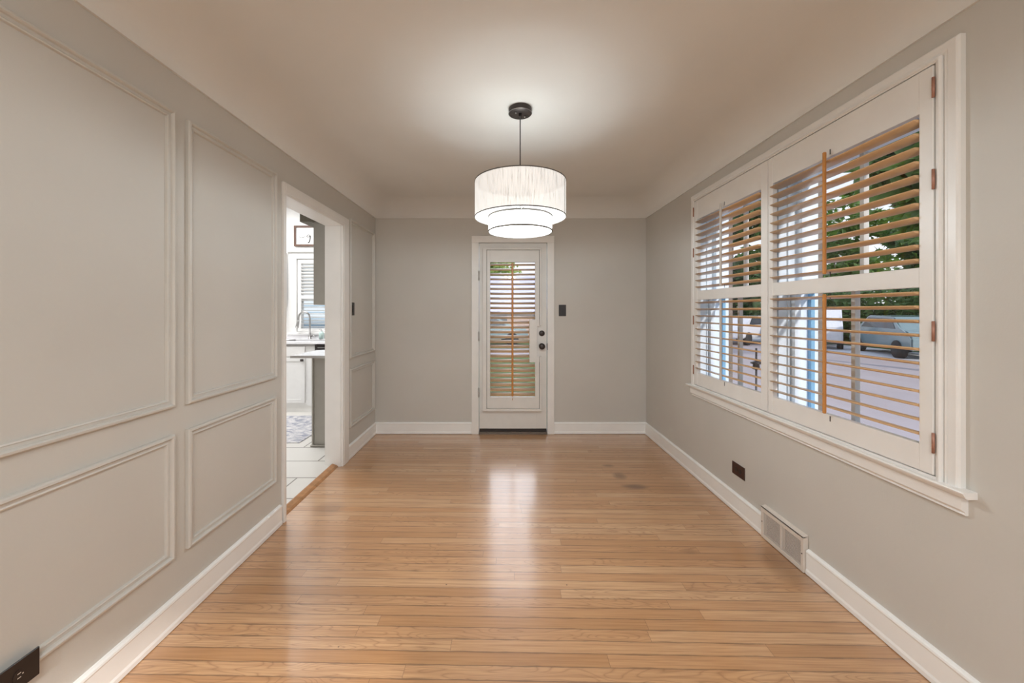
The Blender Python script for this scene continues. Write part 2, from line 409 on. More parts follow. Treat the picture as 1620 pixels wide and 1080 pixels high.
m = MB(); m.box(-1.50, -0.9, YF-0.15, YF, -0.1, 2.6).box(1.05, 1.76, YF-0.15, YF, -0.1, 2.6).box(-0.9, 1.05, YF-0.15, YF, -0.1, 0.75).box(-0.9, 1.05, YF-0.15, YF, 2.15, 2.6)
m.build('wall_front', 'wall', **S)

# coved ceiling
bm = bmesh.new()
prof = [(0.0, ZW), (0.011, ZW)]
R = ZC-ZW; arc = [(0.011, ZW)]+[(0.011+R*(1-math.cos(a)), ZW+R*math.sin(a)) for a in [PI/2*k/14 for k in range(1, 15)]]
def loop(d, z): return [bm.verts.new(p) for p in ((XL+d, YF+d, z), (XR-d, YF+d, z), (XR-d, YB-d, z), (XL+d, YB-d, z))]
A = loop(0, ZW); B = loop(0.011, ZW)
for i in range(4): bm.faces.new((A[i], A[(i+1) % 4], B[(i+1) % 4], B[i]))
prev = loop(*arc[0])
for k, q in enumerate(arc[1:]):
    cur = loop(*q)
    for i in range(4):
        f = bm.faces.new((prev[i], prev[(i+1) % 4], cur[(i+1) % 4], cur[i])); f.smooth = True
    prev = cur
f = bm.faces.new(prev); f.smooth = True
T = [bm.verts.new(p) for p in ((XL-0.1, YF-0.1, 2.62), (XR+0.2, YF-0.1, 2.62), (XR+0.2, YB+0.16, 2.62), (XL-0.1, YB+0.16, 2.62))]
bm.faces.new(T)
me = bpy.data.meshes.new('ceiling'); bmesh.ops.recalc_face_normals(bm, faces=list(bm.faces)); bm.to_mesh(me); bm.free(); me.materials.append(M['ceiling'])
o = bpy.data.objects.new('ceiling', me); COL.objects.link(o); o['kind'] = 'structure'
MB().box(-1.6, 1.85, -3.0, 4.4, 2.64, 2.74).build('roof_slab', 'brick_dark', **S)

# baseboards: board, eased cap and shoe
def baseboard(mb, fn, a0, a1):
    prof = [(0.003, 0), (0.003, 0.018), (0.020, 0.018), (0.030, 0.0145), (0.105, 0.0145), (0.112, 0.017), (0.119, 0.015), (0.124, 0.008), (0.126, 0)]
    L = [mb.bm.verts.new(fn(a0, b, h)) for b, h in prof]; Rr = [mb.bm.verts.new(fn(a1, b, h)) for b, h in prof]
    n = len(prof)
    for i in range(n): mb.bm.faces.new((L[i], L[(i+1) % n], Rr[(i+1) % n], Rr[i]))
    mb.bm.faces.new(L); mb.bm.faces.new(Rr)
m = MB(); baseboard(m, left, YF, 2.375); baseboard(m, left, 3.376, YB); m.build('baseboard_left', 'base', **S)
m = MB(); baseboard(m, right, YF, 1.930); baseboard(m, right, 2.256, YB); m.build('baseboard_right', 'base', **S)
m = MB(); baseboard(m, back, XL, -0.347); baseboard(m, back, 0.543, XR); m.build('baseboard_back', 'base', **S)

# wall panel mouldings on the left wall
PROF = [(0, 0), (0.0, 0.014), (0.004, 0.019), (0.011, 0.020), (0.015, 0.015), (0.017, 0.008), (0.026, 0.0085), (0.030, 0.011), (0.034, 0.009), (0.036, 0)]
for i, (a0, a1, b0, b1) in enumerate([(0.10, 1.606, 0.919, 2.155), (0.10, 1.603, 0.287, 0.806), (1.671, 2.326, 0.916, 2.152),
                                      (1.671, 2.320, 0.287, 0.806), (3.44, 4.085, 0.895, 2.150), (3.44, 4.085, 0.275, 0.798)]):
    m = MB()
    if i == 1:      # the lowest rail stops at the wall outlet
        m.rect_sweep(a0, a1, b0, b1, PROF, left)
    else: m.rect_sweep(a0, a1, b0, b1, PROF, left)
    m.build('trim_%d' % (i+1), 'molding', **S)

# cased opening
m = MB()
fbox(m, left, 2.392, OY0-0.001, 0, OZ-0.0005, 0, 0.018, 0.002)
fbox(m, left, OY1+0.003, 3.395, 0, OZ-0.0005, 0, 0.018, 0.002)
fbox(m, left, 2.392, 3.395, OZ, 2.128, 0, 0.018, 0.002)
fbox(m, left, 3.285, 3.380, 0, 2.061, 0.0175, 0.022, 0.002); fbox(m, left, 2.41, 3.380, 2.062, 2.112, 0.0175, 0.022, 0.002)
m.box(-1.52, XL-0.0005, OY0-0.015, OY0, 0, OZ).box(-1.52, XL-0.0005, OY1, OY1+0.015, 0.0, OZ).box(-1.52, XL-0.0005, OY0-0.015, OY1+0.015, OZ+0.0005, OZ+0.014)
m.build('trim_7', 'trim', **S)
m = MB(); m.prism([(-1.462, 0.0), (-1.462, 0.022), (-1.452, 0.024), (-1.42, 0.014), (-1.408, 0.004), (-1.405, 0.0)], lambda a, b, h: (a, h, b), OY0+0.001, OY1-0.001)
m.build('threshold', plain('oak_threshold', (0.42, 0.21, 0.09), 0.4, var=0.2, nscale=30), **S)

# ------------------------------------------------------------------ back door
d = empty('door_1', (0.1, 4.14, 0), **S)
m = MB(); s0, s1 = DX0+0.006, DX1-0.007
GX0, GX1, GZ0, GZ1 = -0.165, 0.352, 0.385, 1.862
m.box(s0, GX0, 4.135, 4.175, 0.058, DZ-0.004, 0.001).box(GX1, s1, 4.135, 4.175, 0.058, DZ-0.004, 0.001)
m.box(GX0, GX1, 4.135, 4.175, 0.058, GZ0).box(GX0, GX1, 4.135, 4.175, GZ1, DZ-0.004)
m.build('slab', 'doorpaint', d)
MB().box(GX0, GX1, 4.153, 4.157, GZ0, GZ1).build('glass', 'glass', d)
MB().box(DX0, DX1, 4.12, 4.30, 0.0, 0.022, 0.004).box(DX0, DX1, 4.11, 4.13, 0.0, 0.012, 0.003).build('threshold', plain('door_sill_metal', (0.20, 0.16, 0.13), 0.4, metal=0.5), d)
MB().box(s0, s1, 4.15, 4.172, 0.022, 0.058).build('door_sweep', 'gap', d)
# shutter frame fixed to the slab, cut away beside the locks
sh = MB()
H0, H1 = 0.006, 0.040
fx0, fx1, fz0, fz1 = -0.225, 0.403, 0.2515, 1.997
px0, px1, pz0, pz1 = -0.180, 0.3800, 0.283, 1.971
nz0, nz1 = 0.839, 1.158; nx = 0.356
for (a0, a1, b0, b1) in ((fx0, px0-0.004, fz0, fz1), (px0-0.004, fx1, pz1+0.004, fz1), (px0-0.004, fx1, fz0, pz0-0.004),
                         (px1+0.004, fx1, nz1+0.012, pz1+0.004), (px1+0.004, fx1, pz0-0.004, nz0-0.0)):
    fbox(sh, back, a0, a1, b0, b1, H0, H1+0.006, 0.002)
shutter = sh.build('shutter_frame', 'doorpaint', d)
pm = MB()
ox0, ox1, oz0, oz1 = -0.146, 0.334, 0.404, 1.842
bx = 0.2735; bz0, bz1 = 0.774, 1.2285
fbox(pm, back, px0, ox0, pz0, pz1, H0, H1, 0.0015)
fbox(pm, back, ox0, px1, oz1, pz1, H0, H1, 0.0015); fbox(pm, back, ox0, px1, pz0, oz0, H0, H1, 0.0015)
fbox(pm, back, ox1, px1, bz1, oz1, H0, H1, 0.0015); fbox(pm, back, ox1, px1, oz0, bz0, H0, H1, 0.0015)
fbox(pm, back, bx, nx, bz0, bz1, H0, H1, 0.0015); fbox(pm, back, nx, px1, nz1, bz1, H0, H1, 0.0015); fbox(pm, back, nx, px1, bz0, nz0, H0, H1, 0.0015)
pm.build('shutter_panel', 'doorpaint', d)
# dark strips painted as the shade in the gap between frame and panel
g = MB(); fbox(g, back, fx0+0.004, nx-0.003, fz0+0.004, oz0-0.004, 0.005, H0+0.02); fbox(g, back, fx0+0.004, ox0-0.004, fz0+0.004, fz1-0.004, 0.005, H0+0.02)
fbox(g, back, fx0+0.004, fx1-0.004, oz1+0.004, fz1-0.004, 0.005, H0+0.02); fbox(g, back, ox1+0.004, fx1-0.004, bz1+0.004, fz1-0.004, 0.005, H0+0.02)
fbox(g, back, ox1+0.004, fx1-0.004, fz0+0.004, bz0-0.004, 0.005, H0+0.02)
g.build('shadow_gap', 'gap', d)
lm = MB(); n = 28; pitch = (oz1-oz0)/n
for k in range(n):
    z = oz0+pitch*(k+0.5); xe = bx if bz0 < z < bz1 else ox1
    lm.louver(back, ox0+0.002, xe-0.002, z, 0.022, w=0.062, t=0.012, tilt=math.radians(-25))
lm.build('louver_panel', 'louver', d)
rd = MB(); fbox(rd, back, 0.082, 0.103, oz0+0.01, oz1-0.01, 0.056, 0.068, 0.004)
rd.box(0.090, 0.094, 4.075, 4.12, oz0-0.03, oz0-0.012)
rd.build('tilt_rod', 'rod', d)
for z in (1.70, 1.05, 0.45):
    MB().lathe([(0.006, -0.045), (0.006, 0.045)], 12, (DX0+0.001, 4.113, z)).lathe([(0.004, 0.045), (0.0055, 0.049), (0.002, 0.054)], 12, (DX0+0.001, 4.113, z)).lathe([(0.002, -0.054), (0.0055, -0.049), (0.004, -0.045)], 12, (DX0+0.001, 4.113, z)).build('hinge', 'steel', d)
MB().lathe([(0.031, 0), (0.031, 0.008), (0.027, 0.020), (0.020, 0.024), (0.001, 0.025)], 32, (0.409, 4.136, 1.0815), 'Y').box(0.405, 0.413, 4.098, 4.113, 1.067, 1.096, 0.002).build('deadbolt', 'bronze', d)
MB().lathe([(0.030, 0), (0.030, 0.006), (0.012, 0.012), (0.010, 0.028), (0.022, 0.034), (0.031, 0.046), (0.033, 0.056), (0.027, 0.066), (0.012, 0.070), (0.001, 0.0705)], 32, (0.407, 4.136, 0.945), 'Y').build('door_knob', 'bronze', d)
MB().box(0.463, 0.469, 4.112, 4.136, 0.905, 0.975, 0.001).build('strike_plate', 'black', d)
m = MB()
fbox(m, back, -0.3455, DX0, 0, DZ, 0, 0.020, 0.002); fbox(m, back, DX1, 0.542, 0, DZ, 0, 0.020, 0.002); fbox(m, back, -0.3455, 0.542, DZ, 2.128, 0, 0.020, 0.002)
m.box(DX0-0.01, DX0, 4.14, 4.30, 0, DZ).box(DX1, DX1+0.01, 4.14, 4.30, 0, DZ).box(DX0-0.01, DX1+0.01, 4.14, 4.30, DZ, DZ+0.01)
m.build('trim_8', 'trim', **S)

# ------------------------------------------------------------------ right wall: window casing, shutters, sashes
CY0, CY1, CZ1 = 1.275, 3.105, 2.243
FY0, FY1, FZ0, FZ1 = 1.322, 3.052, 0.733, 2.200        # shutter frame, outer
PZ0, PZ1 = 0.747, 2.1795                                # panels
fr = empty('trim_9', (XR, 2.19, 0.74), **S)
m = MB()
CP = [(0, 0), (0, 0.017), (0.003, 0.022), (0.008, 0.0245), (0.030, 0.0245), (0.036, 0.021), (0.044, 0.021), (0.047, 0.0)]
# three-sided casing with mitred head
lo = []
for dd, h in CP: lo.append([m.bm.verts.new(right(a, b, h)) for a, b in ((CY0+dd, 0.732), (CY0+dd, CZ1-dd), (CY1-dd, CZ1-dd), (CY1-dd, 0.732))])
for A, B in zip(lo, lo[1:]):
    for i in range(3): m.bm.faces.new((A[i], A[i+1], B[i+1], B[i]))
m.build('casing', 'trim', fr)
m = MB()
FP = [(0, 0.0), (0, 0.028), (0.003, 0.034), (0.008, 0.034), (0.011, 0.030), (0.0155, 0.030), (0.0155, 0.0)]
lo = []
for dd, h in FP: lo.append([m.bm.verts.new(right(a, b, h)) for a, b in ((FY0+dd, 0.732), (FY0+dd, FZ1-dd), (FY1-dd, FZ1-dd), (FY1-dd, 0.732))])
for A, B in zip(lo, lo[1:]):
    for i in range(3): m.bm.faces.new((A[i], A[i+1], B[i+1], B[i]))
fbox(m, right, FY0+0.01, FY1-0.01, 0.732, 0.743, 0, 0.033, 0.002)
m.build('shutter_frame', 'trim', fr)
m = MB()
L = [(0.0, 0.709), (0.033, 0.709), (0.040, 0.714), (0.0455, 0.7225), (0.0475, 0.728), (0.045, 0.732), (0.0, 0.732)]
m.prism(L, lambda a, b, h: right(h, b, a), 1.243, 3.145); m.build('stool', 'trim', fr)
m = MB()
L = [(0.0, 0.644), (0.010, 0.644), (0.014, 0.647), (0.010, 0.652), (0.012, 0.656), (0.024, 0.664), (0.024, 0.709), (0.0, 0.709)]
m.prism(L, lambda a, b, h: right(h, b, a), 1.268, 3.11); m.build('apron', 'trim', fr)
g = MB(); fbox(g, right, FY0+0.012, FY0+0.03, 0.745, FZ1-0.012, 0.0, 0.012); fbox(g, right, FY1-0.03, FY1-0.012, 0.745, FZ1-0.012, 0.0, 0.012); fbox(g, right, FY0+0.03, FY1-0.03, FZ1-0.03, FZ1-0.012, 0.0, 0.012)
fbox(g, right, 2.175, 2.195, 0.745, FZ1-0.03, -0.0, 0.004)
g.build('shadow_gap', 'gap', fr)  # dark strips painting the shade in the gaps round the shutter panels

def shutter_panel(y0, y1, o0, o1, hinge_y, rodmat, label, rodname=None):
    t = thing('window_shutter', (XR-0.02, (y0+y1)/2, PZ0), label, 'shutter', None)
    h0, h1 = 0.006, 0.033
    m = MB()
    fbox(m, right, y0, o0, PZ0, PZ1, h0, h1, 0.0015); m.build('stile', 'trim', t)
    m = MB(); fbox(m, right, o1, y1, PZ0, PZ1, h0, h1, 0.0015); m.build('stile', 'trim', t)
    for b0, b1 in ((PZ0, 0.842), (1.406, 1.477), (2.031, PZ1)):
        m = MB(); fbox(m, right, o0, o1, b0, b1, h0, h1-0.0008, 0.0015)
        m.build('rail', 'trim', t)
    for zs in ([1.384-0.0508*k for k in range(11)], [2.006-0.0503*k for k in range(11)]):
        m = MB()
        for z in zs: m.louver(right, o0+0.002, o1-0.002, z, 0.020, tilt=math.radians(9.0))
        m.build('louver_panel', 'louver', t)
    cy = (o0+o1)/2
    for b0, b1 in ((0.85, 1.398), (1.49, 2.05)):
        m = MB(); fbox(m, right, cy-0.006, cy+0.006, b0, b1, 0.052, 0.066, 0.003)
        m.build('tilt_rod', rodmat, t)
    for z in (2.052, 1.492, 1.39, 0.825):
        m = MB(); fbox(m, right, cy-0.002, cy+0.002, z-0.012, z+0.012, h1-0.001, h1+0.0006); m.build('rod_slot', 'gap', t)
    for z in (2.10, 1.78, 1.25, 0.86):
        m = MB(); m.lathe([(0.0045, -0.035), (0.0045, 0.035)], 10, (XR-0.036, hinge_y, z))
        m.build('hinge', 'hinge', t)
    return t
shutter_panel(1.343, 2.1815, 1.3885, 2.145, 1.3395, 'rod', 'large louvered shutter panel nearer the camera, with a white tilt rod coloured for warm light')
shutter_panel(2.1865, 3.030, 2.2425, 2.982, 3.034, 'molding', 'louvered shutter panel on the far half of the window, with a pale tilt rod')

for i, (y0, y1) in enumerate(WY):
    w_ = empty('window_%d' % (i+1), (1.6, (y0+y1)/2, WZ0), **S)
    m = MB(); t_ = 0.018
    m.box(XR+0.002, 1.756, y0, y0+t_, WZ0, WZ1).box(XR+0.002, 1.756, y1-t_, y1, WZ0, WZ1).box(XR+0.002, 1.756, y0, y1, WZ1-t_, WZ1).box(XR+0.002, 1.756, y0, y1, WZ0, WZ0+t_)
    m.box(1.585, 1.597, y0, y1, WZ0, WZ0+0.03).box(1.583, 1.594, y1-t_-0.010, y1-t_, WZ0, WZ1).box(1.583, 1.594, y0+t_, y0+t_+0.01, WZ0, WZ1)
    m.build('jamb', 'reveal', w_)
    mid = 1.44; a0, a1 = y0+t_, y1-t_
    for nm, X, z0, z1 in (('lower_sash', 1.598, WZ0+t_, mid+0.02), ('upper_sash', 1.638, mid-0.02, WZ1-t_)):
        q = 0.038; m = MB()
        m.box(X, X+0.032, a0, a0+q, z0, z1).box(X, X+0.032, a1-q, a1, z0, z1).box(X, X+0.032, a0+q, a1-q, z0, z0+q).box(X, X+0.032, a0+q, a1-q, z1-q, z1)
        c = (a0+a1)/2
        s_ = m.build(nm, 'reveal', w_)
        MB().box(X+0.004, X+0.028, c-0.010, c+0.010, z0+q, z1-q).build('muntin', 'molding', s_)  # darker than the sash, putting the bar's backlit shade into its colour
        MB().box(X+0.014, X+0.018, a0+q-0.004, a1-q+0.004, z0+q-0.004, z1-q+0.004).build('pane', 'glass', s_)
    # storm window frame
    m = MB(); X = 1.700
    m.box(X, X+0.02, a0, a0+0.022, WZ0+t_, mid).box(X, X+0.02, a1-0.022, a1, WZ0+t_, mid).box(X, X+0.02, a0, a1, WZ0+t_, WZ0+t_+0.022).box(X, X+0.02, a0, a1, mid-0.02, mid)
    m.build('storm_frame', 'frameblue', w_)
    m = MB(); m.box(1.7605, 1.80, y1+0.003, y1+0.028, WZ0-0.05, WZ1+0.1)
    m.build('outer_casing', 'brick_dark', w_)

# ------------------------------------------------------------------ wall plates and register
def plate(fn, a0, a1, b0, b1, mat, name, label, cat, kindf):
    p = fn((a0+a1)/2, (b0+b1)/2, 0)
    t = thing(name, p, label, cat)
    m = MB(); fbox(m, fn, a0, a1, b0, b1, 0.0005, 0.006, 0.0018); m.build('cover_plate', mat, t)
    ca, cb = (a0+a1)/2, (b0+b1)/2
    if kindf == 'rocker':
        m = MB(); fbox(m, fn, ca-0.0165, ca+0.0165, cb-0.033, cb+0.033, 0.005, 0.0085, 0.001); m.build('rocker', 'black', t)
    else:
        for s in (-1, 1):
            m = MB(); c = ca+s*0.021
            m.prism([(c+0.0165*math.cos(k*PI/8)*0.86, cb+0.0165*math.sin(k*PI/8)) for k in range(16)], fn, 0.005, 0.0075); r_ = m.build('receptacle', 'black', t)
            m = MB()
            for q in (-0.006, 0.006): fbox(m, fn, c-0.004, c+0.004, cb+q-0.001, cb+q+0.001, 0.0073, 0.0079)
            fbox(m, fn, c+0.007, c+0.010, cb-0.0015, cb+0.0015, 0.0073, 0.0079)
            m.build('slot', 'register' if mat == 'black' else 'bronze', r_)
    for s in ((-0.047, 0.047) if kindf == 'rocker' else (0,)):
        m = MB(); q = fn(ca, cb+s, 0.006); m.lathe([(0.003, -0.001), (0.0028, 0.001)], 10, q, 'Y' if fn is back else 'X')
        m.build('screw', 'bronze', t)
plate(left, 3.478, 3.552, 1.281, 1.399, 'black', 'wall_switch', 'black light switch plate beside the cased opening on the panelled wall', 'switch', 'rocker')
plate(back, 0.592, 0.670, 1.266, 1.388, 'black', 'wall_switch', 'black light switch plate on the back wall, right of the door', 'switch', 'rocker')
plate(right, 2.440, 2.572, 0.241, 0.322, 'brownplate', 'wall_outlet', 'dark brown outlet plate low on the wall under the window', 'outlet', 'outlet')
plate(lambda a, b, h: left(a, b, h+0.0195), 0.985, 1.127, 0.258, 0.340, 'black', 'wall_outlet', 'black outlet plate in the lower left corner of the picture', 'outlet', 'outlet')

t = thing('floor_register', (XR-0.02, 2.093, 0), 'cream metal heating register set into the baseboard under the window', 'register')
RY0, RY1, RZ1 = 1.934, 2.252, 0.184
m = MB(); h0, h1 = 0.001, 0.026
mull = 2.093
for (a0, a1, b0, b1) in ((RY0, RY0+0.018, 0.003, RZ1), (RY1-0.018, RY1, 0.003, RZ1), (RY0+0.018, RY1-0.018, 0.003, 0.026), (RY0+0.018, RY1-0.018, RZ1-0.030, RZ1), (mull-0.006, mull+0.006, 0.026, RZ1-0.030)):
    fbox(m, right, a0, a1, b0, b1, h0 if b1 != RZ1 or a1-a0 > 0.1 else h0, h1, 0.0012)
m.prism([(RZ1, 0.001), (RZ1+0.006, 0.001), (RZ1-0.002, 0.026), (RZ1-0.008, 0.026)], lambda a, b, h: right(h, a, b), RY0, RY1)
m.build('frame', 'register', t)
m = MB(); n = 19
for k in range(n):
    z = 0.028+(RZ1-0.030-0.028)*(k+0.5)/n
    for a0, a1 in ((RY0+0.018, mull-0.006), (mull+0.006, RY1-0.018)):
        fbox(m, right, a0, a1, z-0.0016, z+0.0016, 0.0205, 0.0225)
m.build('grille', 'register', t)
m = MB(); fbox(m, right, RY0+0.016, RY1-0.016, 0.02, RZ1-0.02, 0.001, 0.006); m.build('duct', 'gap', t)
for a in (RY0+0.009, RY1-0.009):
    MB().lathe([(0.0035, -0.001), (0.003, 0.0015)], 10, right(a, 0.095, 0.026), 'X').build('screw', 'bronze', t)

# ------------------------------------------------------------------ drum pendant
LX, LY = 0.096, 2.25
t = thing('pendant_lamp', (LX, LY, ZC), 'lit two-tier white linen drum pendant hanging from the ceiling', 'lamp')
m = MB(); m.lathe([(0.0, 0), (0.066, 0), (0.067, -0.004), (0.067, -0.028), (0.064, -0.031), (0.0, -0.031)], 48, (LX, LY, ZC), cap=False)
cn = m.build('canopy', 'bronze', t)
m = MB(); m.lathe([(0.0665, -0.0285), (0.069, -0.030), (0.0665, -0.0315)], 48, (LX, LY, ZC), cap=False); m.build('rim', 'steel', cn)
for sx_, sy_ in ((0.028, 0.024), (-0.026, -0.022)):
    MB().lathe([(0.005, -0.031), (0.005, -0.038), (0.002, -0.041)], 14, (LX+sx_, LY+sy_, ZC)).build('screw', 'steel', cn)
MB().lathe([(0.010, -0.031), (0.009, -0.048), (0.005, -0.056)], 16, (LX, LY, ZC)).build('cord_grip', 'bronze', t)
MB().tube([(LX, LY, ZC-0.04), (LX, LY, 2.03), (LX, LY, 1.90)], 0.0032, 8).build('cord', 'black', t)
ZB0, ZB1, RB = 1.867, 2.072, 0.265
ZS0, ZS1, RS = 1.786, 1.870, 0.185
def drum(z0, z1, r, mat, nm, seam):
    m = MB(); m.lathe([(r, z0), (r, z1)], 96, (LX, LY, 0), cap=False)
    sh_ = m.build(nm, mat, t, origin=(LX, LY, z0))
    for nm2, z in (('lower_rim', z0), ('upper_rim', z1)):
        m = MB(); k_ = 1.0 if r > 0.2 else 1.8
        pts = [(r+0.0022*k_*math.cos(q), z+0.0032*k_*math.sin(q)) for q in [2*PI*k/8 for k in range(9)]]
        m.lathe(pts, 96, (LX, LY, 0), cap=False); m.build(nm2, plain('shade_rim', (0.13, 0.12, 0.11), 0.6), sh_)
    a = seam; m = MB()
    c_, s_ = math.cos(a), math.sin(a)
    m.tube([(LX+(r+0.001)*c_, LY+(r+0.001)*s_, z0), (LX+(r+0.001)*c_, LY+(r+0.001)*s_, z1)], 0.0011, 6)
    m.build('seam', plain('shade_seam', (0.30, 0.29, 0.28), 0.7), sh_)
drum(ZB0, ZB1, RB, 'shade', 'upper_shade', math.radians(-23))
drum(ZS0, ZS1, RS, 'shade_low', 'lower_shade', math.radians(-14))
m = MB(); m.lathe([(0.0, ZS0+0.006), (0.09, ZS0+0.006), (RS-0.001, ZS0+0.006)], 72, (LX, LY, 0), cap=False); m.build('diffuser', 'diffuser', t, origin=(LX, LY, ZS0))
m = MB(); m.lathe([(0.0, ZS1+0.004), (0.1, ZS1+0.004), (RS+0.001, ZS1+0.004)], 72, (LX, LY, 0), cap=False); m.build('uplight_dimmer', 'uplight_dimmer', t, origin=(LX, LY, ZS1))  # unseen disc added to dim the bulbs' light on the ceiling
m = MB()
for k in range(3):
    a = 2*PI*k/3+0.52
    m.tube([(LX+0.02*math.cos(a), LY+0.02*math.sin(a), ZS1+0.06), (LX+RS*math.cos(a), LY+RS*math.sin(a), ZS1), (LX+RB*math.cos(a), LY+RB*math.sin(a), ZS1)], 0.0022, 6)
m.build('spider', 'steel', t)
for k in range(3):
    a = 2*PI*k/3+1.57
    lamp('bulb_light', 'POINT', (LX+0.075*math.cos(a), LY+0.075*math.sin(a), 1.842), 27, (0.84, 0.945, 1.0), 0.028)

# ------------------------------------------------------------------ kitchen
MB().box(-4.6, -1.455, 1.2, 5.60, -0.12, 0.014).build('floor_kitchen', 'tiles', **S)
KX0, KX1, KZ0, KZ1 = -2.985, -1.95, 1.02, 2.075
m = MB(); m.box(-4.7, KX0, 5.55, 5.70, -0.1, 2.95).box(KX1, -1.30, 5.55, 5.70, -0.1, 2.95).box(KX0, KX1, 5.55, 5.70, -0.1, KZ0).box(KX0, KX1, 5.55, 5.70, KZ1, 2.95)
m.build('wall_kitchen_back', 'kwall', **S)
MB().box(-4.7, -4.6, 1.1, 5.6, -0.1, 2.95).build('wall_kitchen_left', 'kwall', **S)
MB().box(-4.7, -1.51, 1.05, 1.2, -0.1, 2.95).build('wall_kitchen_front', 'kwall', **S)
MB().box(-1.5, -1.35, 4.31, 5.7, -0.1, 2.95).box(-1.515, -1.502, OY1+0.02, 5.6, 0.0, 2.95).box(-1.515, -1.502, 1.1, OY0-0.02, 0.0, 2.95).box(-1.515, -1.502, 1.1, 5.6, OZ+0.02, 2.95).build('wall_kitchen_right', 'kwall', **S)
MB().box(-4.7, -1.35, 1.1, 5.7, 2.90, 2.96).build('ceiling_kitchen', 'kwall', **S)
# soffit over the peninsula cabinets
MB().box(-1.985, -1.516, 3.74, 4.12, 2.190, 2.90).build('trim_10', 'soffit', **S)

w_ = empty('window_3', (-2.46, 5.55, 1.02), **S)
m = MB(); m.box(KX0-0.10, KX0, 5.528, 5.55, 0.99, 2.165, 0.002).box(KX1, KX1+0.10, 5.528, 5.55, 0.99, 2.165, 0.002).box(KX0, KX1, 5.528, 5.55, KZ1, 2.165, 0.002)
m.box(KX0-0.13, KX1+0.13, 5.49, 5.55, 2.165, 2.195, 0.003); m.box(KX0-0.12, KX1+0.12, 5.50, 5.55, 0.985, 1.015, 0.003)
m.build('casing', 'white', w_)
m = MB(); m.box(KX0, KX0+0.04, 5.60, 5.66, KZ0, KZ1).box(KX1-0.04, KX1, 5.60, 5.66, KZ0, KZ1).box(KX0, KX1, 5.60, 5.66, KZ0, KZ0+0.05).box(KX0, KX1, 5.60, 5.66, KZ1-0.05, KZ1).box(KX0, KX1, 5.60, 5.66, 1.47, 1.51)
m.build('sash', 'white', w_)
MB().box(KX0+0.04, KX1-0.04, 5.63, 5.634, KZ0+0.05, KZ1-0.05).build('pane', 'glass', w_)
t = thing('window_blind', (-2.46, 5.57, 1.02), 'white slatted shutter in the kitchen window behind the faucet', 'blind')
m = MB(); m.box(KX0+0.003, KX0+0.055, 5.555, 5.58, KZ0+0.003, KZ1-0.003, 0.002).box(KX1-0.055, KX1-0.003, 5.555, 5.58, KZ0+0.003, KZ1-0.003, 0.002)
m.box(KX0+0.055, KX1-0.055, 5.555, 5.58, KZ1-0.06, KZ1-0.003).box(KX0+0.055, KX1-0.055, 5.555, 5.58, KZ0+0.003, KZ0+0.05).box(KX0+0.055, KX1-0.055, 5.555, 5.58, 1.50, 1.545)
m.build('frame', 'white', t)
m = MB(); kb = lambda a, b, h: (a, 5.567-h, b)
zz = [1.09+0.048*k for k in range(9)]+[1.575+0.048*k for k in range(10)]
for z in zz: m.louver(kb, KX0+0.057, KX1-0.057, z, 0.0, w=0.05, t=0.006, tilt=math.radians(50 if z > 1.5 else 14), n=8)
m.build('louver_panel', 'white', t)

t = thing('framed_sign', (-2.80, 5.53, 2.22), 'walnut-framed sign with a script letter g above the kitchen window', 'sign')
sx0, sx1, sz0, sz1 = -3.015, -2.42, 2.252, 2.548
m = MB(); 
m.box(sx0, sx0+0.030, 5.515, 5.545, sz0, sz1).box(sx1-0.030, sx1, 5.515, 5.545, sz0, sz1).box(sx0+0.03, sx1-0.03, 5.515, 5.545, sz0, sz0+0.027).box(sx0+0.03, sx1-0.03, 5.515, 5.545, sz1-0.027, sz1)
m.build('frame', 'frame_brown', t)
MB().box(sx0+0.028, sx1-0.028, 5.528, 5.54, sz0+0.025, sz1-0.025).build('paper', 'paper', t)
def px(x, y, Y=5.524): return ((x-797)*Y/608, Y, 1.32+(492-y)*Y/608)
def stroke(m, pts, r):
    P = [Vector(p) for p in pts]; out = []
    for i in range(len(P)-1):
        p0, p1, p2, p3 = P[max(i-1, 0)], P[i], P[i+1], P[min(i+2, len(P)-1)]
        for k in range(6):
            u = k/6; out.append(0.5*((2*p1)+(-p0+p2)*u+(2*p0-5*p1+4*p2-p3)*u*u+(-p0+3*p1-3*p2+p3)*u**3))
    out.append(P[-1]); m.tube(out, r, 6)
m = MB()
stroke(m, [px(473, 374), px(474.5, 375.4), px(477, 376), px(480, 375.4), px(482.5, 374.2)], 0.0024)
stroke(m, [px(490.6, 373.2), px(489.2, 371.8), px(487, 372), px(485.6, 373.4), px(486.3, 375), px(488.6, 374.8), px(490.8, 372.6)], 0.0030)
stroke(m, [px(490.8, 372.6), px(490.6, 376), px(490, 380), px(488.4, 383.4), px(487.2, 383.6)], 0.0052)
m.build('lettering', 'ink', t)

